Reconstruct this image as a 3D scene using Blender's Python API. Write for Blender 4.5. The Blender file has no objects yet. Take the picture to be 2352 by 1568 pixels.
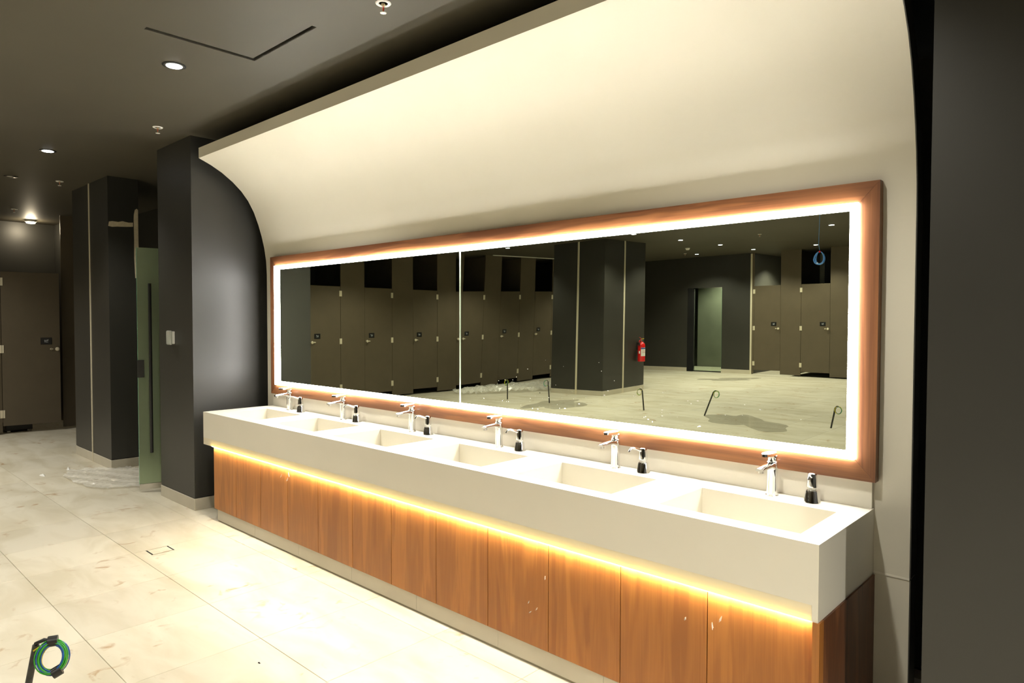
import bpy, bmesh, math, random
from mathutils import Vector, Matrix
R = random.Random(7)
PI = math.pi
ORD = ['first', 'second', 'third', 'fourth', 'fifth', 'sixth', 'seventh', 'eighth', 'ninth']
C = bpy.context.scene.collection
SC = bpy.context.scene

# ------------------------------------------------------------------ camera
IMW, IMH, FPX = 2352, 1568, 1573.1
cam_d = bpy.data.cameras.new('camera'); cam = bpy.data.objects.new('camera', cam_d); C.objects.link(cam)
cam_d.sensor_width = 36; cam_d.lens = FPX / IMW * 36; cam_d.clip_start = .02; cam_d.clip_end = 100
yaw, pit, rol = (math.radians(a) for a in (43.0854, -1.6968, .0974))
fw = Vector((-math.sin(yaw) * math.cos(pit), math.cos(yaw) * math.cos(pit), math.sin(pit)))
rt = Vector((math.cos(yaw), math.sin(yaw), 0)); up = rt.cross(fw)
rt2 = rt * math.cos(rol) + up * math.sin(rol); up2 = up * math.cos(rol) - rt * math.sin(rol)
cam.matrix_world = Matrix(((rt2.x, up2.x, -fw.x, 5.6012), (rt2.y, up2.y, -fw.y, -2.9423), (rt2.z, up2.z, -fw.z, 1.5967), (0, 0, 0, 1)))
SC.camera = cam

# ------------------------------------------------------------------ world, exposure, light levels
w = bpy.data.worlds.new('world'); SC.world = w; w.use_nodes = True
w.node_tree.nodes['Background'].inputs[0].default_value = (0, 0, 0, 1)
w.node_tree.nodes['Background'].inputs[1].default_value = 0
SC.view_settings.view_transform = 'Standard'; SC.view_settings.look = 'None'
SC.view_settings.gamma = 1; SC.view_settings.exposure = .55; SC.view_settings.use_curve_mapping = False
MIRROR_LED = 36.0        # radiance of the light frame round the mirror
CABINET_LED = 135.0      # radiance of the strip under the counter lip
DOWNLIGHT_W = 150.0       # watts of each ceiling downlight
LED_COL = (1.0, .985, .95)

# ------------------------------------------------------------------ materials
def nodes(name):
    m = bpy.data.materials.new(name); m.use_nodes = True
    return m, m.node_tree, m.node_tree.nodes['Principled BSDF'], m.node_tree.nodes.new, m.node_tree.links.new
def setp(b, **k):
    for a, v in k.items():
        b.inputs[a.replace('_', ' ')].default_value = v
def col4(c): return (c[0], c[1], c[2], 1)
def plain(name, c, rough=.5, metal=0, spec=.5, vary=0, scale=6, bump=0, bscale=60):
    m, t, b, N, L = nodes(name)
    setp(b, Base_Color=col4(c), Roughness=rough, Metallic=metal, Specular_IOR_Level=spec)
    if vary or bump:
        g = N('ShaderNodeNewGeometry')
    if vary:
        n = N('ShaderNodeTexNoise'); n.inputs['Scale'].default_value = scale; n.inputs['Detail'].default_value = 5
        r = N('ShaderNodeValToRGB')
        r.color_ramp.elements[0].position = .3; r.color_ramp.elements[1].position = .7
        r.color_ramp.elements[0].color = col4([x * (1 - vary) for x in c]); r.color_ramp.elements[1].color = col4([min(1, x * (1 + vary)) for x in c])
        L(g.outputs['Position'], n.inputs['Vector']); L(n.outputs['Fac'], r.inputs['Fac']); L(r.outputs['Color'], b.inputs['Base Color'])
    if bump:
        n2 = N('ShaderNodeTexNoise'); n2.inputs['Scale'].default_value = bscale; n2.inputs['Detail'].default_value = 3
        bp = N('ShaderNodeBump'); bp.inputs['Strength'].default_value = bump; bp.inputs['Distance'].default_value = .01
        L(g.outputs['Position'], n2.inputs['Vector']); L(n2.outputs['Fac'], bp.inputs['Height']); L(bp.outputs['Normal'], b.inputs['Normal'])
    return m
def emit(name, c, s):
    m, t, b, N, L = nodes(name)
    setp(b, Base_Color=(.8, .8, .8, 1), Emission_Color=col4(c), Emission_Strength=s)
    return m
def wood(name, axis, ca, cb, rough=.38):
    m, t, b, N, L = nodes(name)
    tc = N('ShaderNodeTexCoord'); oi = N('ShaderNodeObjectInfo'); mp = N('ShaderNodeMapping')
    cx = N('ShaderNodeCombineXYZ'); ml = N('ShaderNodeMath'); ml.operation = 'MULTIPLY'; ml.inputs[1].default_value = 17.3
    L(oi.outputs['Random'], ml.inputs[0])
    for i in range(3): L(ml.outputs[0], cx.inputs[i])
    L(tc.outputs['Object'], mp.inputs['Vector']); L(cx.outputs[0], mp.inputs['Location'])
    sc = [9., 9., 9.]; sc[axis] = .9; mp.inputs['Scale'].default_value = sc
    n1 = N('ShaderNodeTexNoise'); n1.inputs['Scale'].default_value = 1.0; n1.inputs['Detail'].default_value = 3; n1.inputs['Distortion'].default_value = .6
    L(mp.outputs[0], n1.inputs['Vector'])
    wv = N('ShaderNodeMath'); wv.operation = 'MULTIPLY'; wv.inputs[1].default_value = 34
    L(n1.outputs['Fac'], wv.inputs[0])
    sn = N('ShaderNodeMath'); sn.operation = 'SINE'; L(wv.outputs[0], sn.inputs[0])
    mp2 = N('ShaderNodeMapping'); s2 = [160., 160., 160.]; s2[axis] = 3.; mp2.inputs['Scale'].default_value = s2
    L(tc.outputs['Object'], mp2.inputs['Vector'])
    n2 = N('ShaderNodeTexNoise'); n2.inputs['Scale'].default_value = 1; n2.inputs['Detail'].default_value = 4; L(mp2.outputs[0], n2.inputs['Vector'])
    a = N('ShaderNodeMath'); a.operation = 'MULTIPLY_ADD'; a.inputs[1].default_value = .09; L(sn.outputs[0], a.inputs[0])
    f2 = N('ShaderNodeMath'); f2.operation = 'MULTIPLY'; f2.inputs[1].default_value = .4; L(n2.outputs['Fac'], f2.inputs[0]); L(f2.outputs[0], a.inputs[2])
    a2 = N('ShaderNodeMath'); a2.operation = 'ADD'; L(a.outputs[0], a2.inputs[0]); L(n1.outputs['Fac'], a2.inputs[1])
    r = N('ShaderNodeValToRGB'); r.color_ramp.elements[0].position = .62; r.color_ramp.elements[1].position = 1.35 if False else 1.0
    r.color_ramp.elements[0].color = col4(cb); r.color_ramp.elements[1].color = col4(ca)
    mr = N('ShaderNodeMapRange'); mr.inputs[1].default_value = .42; mr.inputs[2].default_value = 1.0; L(a2.outputs[0], mr.inputs[0])
    r.color_ramp.elements[0].position = .15; r.color_ramp.elements[1].position = .8
    L(mr.outputs[0], r.inputs['Fac']); L(r.outputs['Color'], b.inputs['Base Color'])
    setp(b, Roughness=rough, Specular_IOR_Level=.4)
    return m
def tile_mat(name, base, dark, stain):
    m, t, b, N, L = nodes(name)
    g = N('ShaderNodeNewGeometry'); oi = N('ShaderNodeObjectInfo')
    mp = N('ShaderNodeMapping'); mp.inputs['Scale'].default_value = (1.2, 3.4, 1); mp.inputs['Rotation'].default_value = (0, 0, .5)
    L(g.outputs['Position'], mp.inputs['Vector'])
    n = N('ShaderNodeTexNoise'); n.inputs['Scale'].default_value = 1.3; n.inputs['Detail'].default_value = 8; n.inputs['Distortion'].default_value = .7
    L(mp.outputs[0], n.inputs['Vector'])
    r = N('ShaderNodeValToRGB'); r.color_ramp.elements[0].position = .36; r.color_ramp.elements[1].position = .6
    r.color_ramp.elements[0].color = col4(dark); r.color_ramp.elements[1].color = col4(base)
    L(n.outputs['Fac'], r.inputs['Fac'])
    # rusty dried splashes
    n2 = N('ShaderNodeTexNoise'); n2.inputs['Scale'].default_value = 7; n2.inputs['Detail'].default_value = 6; n2.inputs['Distortion'].default_value = 1.2
    n3 = N('ShaderNodeTexNoise'); n3.inputs['Scale'].default_value = 1.7; n3.inputs['Detail'].default_value = 2
    L(g.outputs['Position'], n2.inputs['Vector']); L(g.outputs['Position'], n3.inputs['Vector'])
    m1 = N('ShaderNodeMapRange'); m1.inputs[1].default_value = .59; m1.inputs[2].default_value = .72; L(n2.outputs['Fac'], m1.inputs[0])
    m2 = N('ShaderNodeMapRange'); m2.inputs[1].default_value = .47; m2.inputs[2].default_value = .6; L(n3.outputs['Fac'], m2.inputs[0])
    mu = N('ShaderNodeMath'); mu.operation = 'MULTIPLY'; L(m1.outputs[0], mu.inputs[0]); L(m2.outputs[0], mu.inputs[1])
    mx = N('ShaderNodeMix'); mx.data_type = 'RGBA'; mx.inputs['B'].default_value = col4(stain)
    mu2 = N('ShaderNodeMath'); mu2.operation = 'MULTIPLY'; mu2.inputs[1].default_value = .75; L(mu.outputs[0], mu2.inputs[0])
    L(mu2.outputs[0], mx.inputs['Factor']); L(r.outputs['Color'], mx.inputs['A'])
    hs = N('ShaderNodeHueSaturation'); mr = N('ShaderNodeMapRange'); mr.inputs[3].default_value = .94; mr.inputs[4].default_value = 1.05
    L(oi.outputs['Random'], mr.inputs[0]); L(mr.outputs[0], hs.inputs['Value']); L(mx.outputs['Result'], hs.inputs['Color'])
    L(hs.outputs['Color'], b.inputs['Base Color']); setp(b, Roughness=.42, Specular_IOR_Level=.35)
    return m

M = {}
M['cream'] = plain('cream_paint', (.70, .66, .545), .5, spec=.3, vary=.03, scale=1.5)
M['stone'] = plain('cream_solid_surface', (.79, .75, .64), .35, spec=.4, vary=.015, scale=3)
M['black'] = plain('black_wall_paint', (.030, .029, .024), .44, spec=.6, vary=.08, scale=2)
M['blackdeep'] = plain('black_recess_paint', (.012, .012, .012), .8, spec=.2)
M['ceil'] = plain('dark_ceiling_paint', (.068, .060, .042), .55, spec=.3, vary=.07, scale=1.2)
M['tile'] = tile_mat('floor_stone_tile', (.63, .585, .47), (.53, .48, .36), (.30, .15, .035))
M['grout'] = plain('grout', (.30, .26, .18), .9)
M['skirt'] = plain('skirting_tile', (.55, .505, .40), .4, spec=.4, vary=.06, scale=3)
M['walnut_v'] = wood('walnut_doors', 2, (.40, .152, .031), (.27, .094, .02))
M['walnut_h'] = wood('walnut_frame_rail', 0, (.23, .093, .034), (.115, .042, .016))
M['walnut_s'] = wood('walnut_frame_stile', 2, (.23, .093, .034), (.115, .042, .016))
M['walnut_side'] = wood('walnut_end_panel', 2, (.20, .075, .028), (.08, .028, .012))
M['stall'] = plain('brown_laminate', (.105, .084, .054), .45, spec=.4, vary=.05, scale=4)
M['steel'] = plain('brushed_steel', (.62, .60, .55), .28, 1)
M['nickel'] = plain('satin_nickel', (.72, .66, .50), .5, .35)
M['chrome'] = plain('chrome', (.86, .87, .88), .06, 1)
M['brass'] = plain('satin_knob', (.62, .52, .34), .3, 1)
M['blackp'] = plain('black_plastic', (.012, .012, .012), .35)
M['white'] = plain('white_plastic', (.78, .77, .72), .4)
M['whitep'] = plain('sign_print', (.75, .8, .85), .5)
M['filler'] = plain('filler_patch', (.62, .54, .38), .8, vary=.1, scale=30)
M['red'] = plain('red_enamel', (.62, .012, .012), .25, spec=.6)
M['redglass'] = plain('red_bulb', (.7, .01, .01), .1)
M['blue'] = plain('blue_label', (.05, .09, .3), .5)
M['yellow'] = plain('yellow_cap', (.8, .58, .02), .4)
M['greytube'] = plain('grey_conduit', (.035, .033, .028), .6, vary=.5, scale=40)
M['rubber'] = plain('black_tape', (.015, .014, .012), .45)
M['wy'] = plain('wire_yellow', (.62, .50, .02), .4)
M['wg'] = plain('wire_green', (.04, .34, .03), .4)
M['wb'] = plain('wire_blue', (.02, .10, .34), .4)
M['cableblue'] = plain('cable_blue', (.10, .30, .72), .45)
M['mirrorled'] = emit('mirror_light_diffuser', LED_COL, MIRROR_LED)
M['cabled'] = emit('counter_light_strip', (1.0, .92, .74), CABINET_LED)
M['lens'] = emit('downlight_lens', (.93, .96, 1.0), 14)
M['lampglow'] = emit('lamp_lens', (1.0, .86, .6), 40)
def mirror_mat():
    m, t, b, N, L = nodes('silvered_mirror'); setp(b, Base_Color=(.70, .74, .60, 1), Metallic=1, Roughness=.0); return m
M['mirror'] = mirror_mat()
def glass_mat(name, c, rough, ior=1.45, tr=1.0):
    m, t, b, N, L = nodes(name); setp(b, Base_Color=col4(c), Roughness=rough, Transmission_Weight=tr, IOR=ior); return m
M['frost'] = glass_mat('frosted_green_glass', (.50, .60, .40), .45, 1.25, .75)
M['clear'] = glass_mat('clear_glass', (.72, .84, .72), .02, 1.2)
M['edge'] = plain('green_glass_edge', (.25, .55, .38), .15, spec=.8)
M['seam'] = plain('bright_glass_edge', (.75, .85, .72), .15, spec=.9)
M['acryl'] = glass_mat('clear_cover', (.75, .78, .72), .25, 1.2, .55)
def sheet_mat():
    m, t, b, N, L = nodes('plastic_sheet'); setp(b, Base_Color=(.82, .80, .72, 1), Roughness=.18, Specular_IOR_Level=.8)
    out = t.nodes['Material Output']; tr = N('ShaderNodeBsdfTransparent'); mx = N('ShaderNodeMixShader'); mx.inputs[0].default_value = .42
    L(tr.outputs[0], mx.inputs[1]); L(b.outputs[0], mx.inputs[2]); L(mx.outputs[0], out.inputs['Surface']); return m
M['sheet'] = sheet_mat()
def water_mat():
    m, t, b, N, L = nodes('damp_film'); setp(b, Base_Color=(.22, .21, .15, 1), Roughness=.08, Specular_IOR_Level=.6)
    out = t.nodes['Material Output']; tr = N('ShaderNodeBsdfTransparent'); mx = N('ShaderNodeMixShader'); mx.inputs[0].default_value = .16
    L(tr.outputs[0], mx.inputs[1]); L(b.outputs[0], mx.inputs[2]); L(mx.outputs[0], out.inputs['Surface']); return m
M['water'] = water_mat()
def glow_mat():
    m, t, b, N, L = nodes('translucent_lip')
    setp(b, Base_Color=(.80, .745, .60, 1), Roughness=.35, Specular_IOR_Level=.4)
    out = t.nodes['Material Output']; tr = N('ShaderNodeBsdfTranslucent'); tr.inputs[0].default_value = (1, .70, .16, 1)
    mx = N('ShaderNodeMixShader'); mx.inputs[0].default_value = .16
    L(b.outputs[0], mx.inputs[1]); L(tr.outputs[0], mx.inputs[2]); L(mx.outputs[0], out.inputs['Surface']); return m
M['lip'] = glow_mat()
def diffuser():
    m, t, b, N, L = nodes('lip_back'); tr = N('ShaderNodeBsdfTranslucent'); tr.inputs[0].default_value = (.95, .95, .95, 1)
    L(tr.outputs[0], t.nodes['Material Output'].inputs['Surface']); return m
M['lipback'] = diffuser()

# ------------------------------------------------------------------ mesh helpers
def box(bm, x0, x1, y0, y1, z0, z1, bev=0):
    x0, x1 = sorted((x0, x1)); y0, y1 = sorted((y0, y1)); z0, z1 = sorted((z0, z1))
    v = [bm.verts.new((x, y, z)) for z in (z0, z1) for y in (y0, y1) for x in (x0, x1)]
    fs = [bm.faces.new([v[i] for i in q]) for q in ((0, 2, 3, 1), (4, 5, 7, 6), (0, 1, 5, 4), (2, 6, 7, 3), (0, 4, 6, 2), (1, 3, 7, 5))]
    if bev:
        es = list({e for f in fs for e in f.edges})
        bmesh.ops.bevel(bm, geom=es, offset=bev, segments=1, affect='EDGES')
    return bm
def mkbox(*a, bev=0): return box(bmesh.new(), *a, bev=bev)
def lathe(bm, prof, seg=24, org=(0, 0, 0), axis='z'):
    rings = []
    for r, z in prof:
        ring = []
        for k in range(seg):
            a = 2 * PI * k / seg; p = (r * math.cos(a), r * math.sin(a), z)
            if axis == 'x': p = (z, p[0], p[1])
            if axis == 'y': p = (p[0], z, p[1])
            ring.append(bm.verts.new((p[0] + org[0], p[1] + org[1], p[2] + org[2])))
        rings.append(ring)
    for a, b in zip(rings, rings[1:]):
        for k in range(seg):
            bm.faces.new((a[k], a[(k + 1) % seg], b[(k + 1) % seg], b[k]))
    bm.faces.new(rings[0][::-1]); bm.faces.new(rings[-1])
    return bm
def tube(bm, pts, r, seg=8, closed=False):
    pts = [Vector(p) for p in pts]; n = len(pts); rings = []
    rr = r if isinstance(r, (list, tuple)) else [r] * n
    ref = Vector((0, 0, 1))
    prev = None
    for i, p in enumerate(pts):
        if closed: d = pts[(i + 1) % n] - pts[i - 1]
        else: d = pts[min(i + 1, n - 1)] - pts[max(i - 1, 0)]
        d.normalize()
        if prev is None:
            u = d.orthogonal().normalized()
        else:
            u = prev - d * prev.dot(d)
            u = u.normalized() if u.length > 1e-6 else d.orthogonal().normalized()
        prev = u; v = d.cross(u)
        rings.append([bm.verts.new(p + (u * math.cos(2 * PI * k / seg) + v * math.sin(2 * PI * k / seg)) * rr[i]) for k in range(seg)])
    pairs = list(zip(rings, rings[1:]))
    for a, b in pairs:
        for k in range(seg): bm.faces.new((a[k], a[(k + 1) % seg], b[(k + 1) % seg], b[k]))
    if closed:
        a, b = rings[-1], rings[0]
        # align start of ring
        best = min(range(seg), key=lambda s: (a[0].co - b[s].co).length)
        for k in range(seg): bm.faces.new((a[k], a[(k + 1) % seg], b[(k + 1 + best) % seg], b[(k + best) % seg]))
    else:
        bm.faces.new(rings[0][::-1]); bm.faces.new(rings[-1])
    return bm
def prism(bm, poly, axis, a, b):
    """extrude a 2D polygon along an axis; poly in the two other axes (ordered x<y<z)."""
    def P(u, v, t):
        return {'x': (t, u, v), 'y': (u, t, v), 'z': (u, v, t)}[axis]
    A = [bm.verts.new(P(u, v, a)) for u, v in poly]; B = [bm.verts.new(P(u, v, b)) for u, v in poly]
    n = len(poly)
    bm.faces.new(A); bm.faces.new(B[::-1])
    for i in range(n): bm.faces.new((A[i], B[i], B[(i + 1) % n], A[(i + 1) % n]))
    return bm
def obj(name, bm, mat, parent=None, loc=None, smooth=False, angle=None, normals=True):
    if normals: bmesh.ops.recalc_face_normals(bm, faces=bm.faces)
    me = bpy.data.meshes.new(name); bm.to_mesh(me); bm.free()
    me.materials.append(M[mat] if isinstance(mat, str) else mat)
    if smooth:
        for p in me.polygons: p.use_smooth = True
        if angle: me.set_sharp_from_angle(angle=math.radians(angle))
    o = bpy.data.objects.new(name, me); C.objects.link(o)
    if parent: o.parent = parent
    if loc: o.location = loc
    return o
def again(o, parent=None, loc=None, rot=None):
    c = o.copy(); C.objects.link(c); c.parent = parent
    if loc: c.location = loc
    if rot: c.rotation_euler = rot
    return c
def tag(o, label, cat, group=None):
    o['label'] = label; o['category'] = cat
    if group: o['group'] = group
    return o
def thing(name, label, cat, loc=(0, 0, 0), rz=0, group=None):
    o = bpy.data.objects.new(name, None); C.objects.link(o); o.empty_display_size = .1
    o.location = loc; o.rotation_euler = (0, 0, rz)
    return tag(o, label, cat, group)
def copy_tree(o, parent=None):
    c = o.copy(); C.objects.link(c); c.parent = parent
    for ch in list(o.children): copy_tree(ch, c)
    return c
def struct(name, bm, mat, label=None, cat=None, parent=None, **k):
    o = obj(name, bm, mat, parent, **k)
    if not parent: o['kind'] = 'structure'
    if label: o['label'] = label
    if cat and not parent: o['category'] = cat
    return o

CZ = 3.13          # ceiling height
X0, X1, Y0, Y1 = -7.4, 9.2, -16.2, .62   # outer shell
FY = -14.25        # far wall that faces the mirror
# ------------------------------------------------------------------ floor: slab, single tiles, rest as one piece
floor = struct('floor', mkbox(X0, X1, Y0, Y1, -.06, -.009), 'grout', 'pale stone tiled floor of the washroom', 'floor')
TS, TG = .61, .0022
tb = mkbox(-TS / 2 + TG / 2, TS / 2 - TG / 2, -TS / 2 + TG / 2, TS / 2 - TG / 2, -.009, 0, bev=.0012)
tx0, ty0 = 1.135, -.71
cells = []
for i in range(-15, 12):
    for j in range(-28, 4):
        cx, cy = tx0 + (i + .5) * TS, ty0 + (j + .5) * TS
        if X0 + .2 < cx < X1 - .2 and Y0 + .2 < cy < Y1 - .2:
            d = cy - (-2.94)
            # seen directly, or seen in the mirror (virtual depth), or outside both
            if cy > -2.9 and cx < 4.6: k = math.hypot(cx - 5.6, cy + 2.94)
            elif cx < 3: k = math.hypot(cx - 5.6, cy - 2.86) + .5
            else: k = 50
            cells.append((k, cx, cy))
cells.sort()
tile0 = obj('floor_tile', tb, 'tile', floor, (cells[0][1], cells[0][2], 0))
for k, cx, cy in cells[1:300]:
    again(tile0, floor, (cx, cy, 0), (0, 0, R.choice((0, PI))))
bm = bmesh.new()
for k, cx, cy in cells[300:]:
    h = TS / 2 - TG / 2; box(bm, cx - h, cx + h, cy - h, cy + h, -.009, 0)
rest = obj('floor_tile_field', bm, 'tile', floor); rest['kind'] = 'stuff'

# ------------------------------------------------------------------ ceiling with a hatch hole
HX0, HX1, HY0, HY1 = 1.69, 2.375, -1.60, -.992
bm = bmesh.new()
box(bm, X0, HX0, Y0, Y1, CZ, CZ + .05); box(bm, HX1, X1, Y0, Y1, CZ, CZ + .05)
box(bm, HX0, HX1, Y0, HY0, CZ, CZ + .05); box(bm, HX0, HX1, HY1, Y1, CZ, CZ + .05)
struct('ceiling', bm, 'ceil', 'dark painted flat ceiling', 'ceiling')
bm = bmesh.new()
box(bm, HX0 - .05, HX1 + .05, HY0 - .05, HY1 + .05, CZ + .40, CZ + .42)
for a in ((HX0 - .05, HX0 - .03, HY0 - .05, HY1 + .05), (HX1 + .03, HX1 + .05, HY0 - .05, HY1 + .05), (HX0 - .05, HX1 + .05, HY0 - .05, HY0 - .03), (HX0 - .05, HX1 + .05, HY1 + .03, HY1 + .05)):
    box(bm, *a, CZ + .05, CZ + .42)
struct('ceiling_void', bm, 'blackdeep', 'black void above the ceiling hatch', 'ceiling')
h = thing('ceiling_hatch', 'square access panel sitting askew in the dark ceiling', 'hatch', (0, 0, CZ))
obj('hatch_panel', mkbox(HX0 + .026, HX1 - .003, HY0 + .003, HY1 - .022, .004, .024), 'ceil', h)
bm = bmesh.new()
for a in ((HX0 - .001, HX0 + .002, HY0, HY1), (HX0, HX1, HY1 - .002, HY1 + .001)): box(bm, *a, .002, .05)
obj('hatch_rim', bm, 'steel', h)

# ------------------------------------------------------------------ outer shell walls
struct('wall_front', mkbox(X0, X1, Y1, Y1 + .1, 0, CZ), 'black', 'black wall behind the vanity and the piers', 'wall')
struct('wall_right', mkbox(X1, X1 + .1, Y0, Y1, 0, CZ), 'black', 'black wall closing the room past the right pier', 'wall')
struct('wall_left', mkbox(X0 - .1, X0, Y0, Y1, 0, CZ), 'black', 'dark back wall of the stall row', 'wall')
struct('wall_back', mkbox(X0, X1, Y0 - .1, Y0, 0, CZ), 'black', 'dark wall behind the far stalls', 'wall')

# ------------------------------------------------------------------ curved cream panel behind the vanity
PX0, PX1 = -.11, 4.94
prof = [(0, 2.0), (-.006, 2.12), (-.022, 2.23), (-.045, 2.33), (-.075, 2.43), (-.115, 2.535), (-.165, 2.625), (-.225, 2.70), (-.30, 2.768), (-.39, 2.832), (-.48, 2.88), (-.58, 2.922)]
back = []
for i, (y, z) in enumerate(prof):
    a = Vector(prof[max(0, i - 1)]); b = Vector(prof[min(len(prof) - 1, i + 1)]); d = (b - a).normalized()
    n = Vector((d.y, -d.x)) * .085
    back.append((y + n.x, z + n.y))
back[0] = (.085, 2.0); back[-1] = (-.58, 3.004)
back[-2] = (-.46, 2.975)
struct('wall_vanity', mkbox(PX0, PX1, 0, .085, .612, 2.0), 'cream', 'flat cream panel behind the mirror', 'wall')
struct('wall_soffit', prism(bmesh.new(), prof + back[::-1], 'x', PX0, PX1), 'cream', 'cream panel that sweeps up and out above the mirror', 'wall', smooth=True, angle=25)
struct('wall_vanity_base', mkbox(PX0, PX1, 0.002, .085, 0, .604), 'cream', 'cream lower panel below the joint line', 'wall')
struct('trim_1', mkbox(PX0, PX1, -.001, .07, .604, .612), 'stone', 'thin pale joint strip across the lower panel', 'trim')
# flush end caps are painted black on the panel ends
bm = bmesh.new(); prism(bm, prof + back[::-1], 'x', PX1 - .0005, PX1 + .004)
box(bm, PX1 - .0005, PX1 + .004, .002, .085, 0, .604); box(bm, PX1 - .0005, PX1 + .004, 0, .085, .612, 2.0)
struct('trim_2', bm, 'black', 'black painted edge of the cream panel', 'trim')

# ------------------------------------------------------------------ piers, with baseboards and strips
def pier(name, x0, x1, y0, y1, side, label):
    struct(name, mkbox(x0, x1, y0, y1, .105, CZ), 'black', label, 'pillar')
    bm = bmesh.new(); t = .008
    box(bm, x0 - .004, x1 + .004, y0 - .004, y1, 0, .098, bev=.002)
    struct('baseboard_' + side, bm, 'skirt', 'pale stone baseboard round ' + label.split(' with')[0], 'baseboard')
pier('wall_pier_left', -.985, -.25, -.588, Y1, 'pier_left', 'black pier beside the left end of the vanity')
pier('wall_pier_right', 5.109, 5.85, -.588, Y1, 'pier_right', 'black pier beside the right end of the vanity')
pier('wall_pier_entry', -3.80, -2.52, -.54, -.24, 'pier_entry', 'black pier with a steel strip past the glass door')
pier('wall_pier_middle', -3.80, -2.465, -9.75, -8.28, 'pier_middle', 'big black pier with the fire extinguisher')
n = 3
for x, y0, y1, dx, lab in ((-3.155, -.543, -.53, .014, 'steel strip on the pier past the glass door'), (-3.13, -8.285, -8.27, .022, 'steel strip on the mirror-facing side of the big pier')):
    yy = y0 if y0 > -1 else -8.277
    struct('trim_%d' % n, mkbox(x - dx, x + dx, yy - (.004 if y0 > -1 else -.001), yy + (.01 if y0 > -1 else -.02), .0, CZ) if y0 > -1 else mkbox(x - dx, x + dx, -8.29, -8.276 + .004, 0, CZ), 'nickel', lab, 'trim'); n += 1
struct('trim_%d' % n, mkbox(-2.475, -2.458, -9.0, -8.955, 0, CZ), 'nickel', 'steel strip beside the fire extinguisher', 'trim'); n += 1
# unpainted filler patches on the entry pier
p1 = [(-.538, 2.60), (-.50, 2.595), (-.45, 2.602), (-.38, 2.606), (-.296, 2.615), (-.296, 2.660), (-.34, 2.655), (-.40, 2.664), (-.44, 2.652), (-.50, 2.655), (-.53, 2.648)]
p2 = [(-.288, 2.70), (-.286, 2.745), (-.275, 2.80), (-.255, 2.815), (-.244, 2.80), (-.243, 2.40), (-.262, 2.06), (-.28, 2.06), (-.288, 2.28), (-.286, 2.5)]
pm = bpy.data.objects['wall_pier_entry']
obj('filler_patch', prism(bmesh.new(), p1, 'x', -2.521, -2.518), 'filler', pm)
obj('filler_patch', prism(bmesh.new(), p2, 'x', -2.521, -2.518), 'filler', pm)

# far wall that faces the mirror, with the glass door opening
bm = bmesh.new()
for a in ((X0, -3.97, 0, CZ), (-2.95, -2.13, 0, CZ), (-3.97, -2.95, 2.29, CZ)): box(bm, a[0], a[1], FY - .14, FY, a[2], a[3])
struct('wall_far', bm, 'black', 'black wall with the glass door opening facing the mirror', 'wall')
bm = bmesh.new(); box(bm, X0, -3.972, FY - .001, FY + .012, 0, .105); box(bm, -2.948, -2.16, FY - .001, FY + .012, 0, .105)
struct('baseboard_far', bm, 'skirt', 'pale stone baseboard along the far wall', 'baseboard')
struct('trim_%d' % n, mkbox(-2.158, -2.112, FY - .02, FY + .012, 0, CZ - .02), 'nickel', 'pale metal corner strip where the far stalls begin', 'trim'); n += 1
struct('wall_lobby', mkbox(-4.6, -2.2, -16.1, -16.0, 0, CZ), plain('grey_tile_wall', (.2, .2, .16), .3, vary=.12, scale=2), 'grey wall seen through the far glass door', 'wall')

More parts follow.
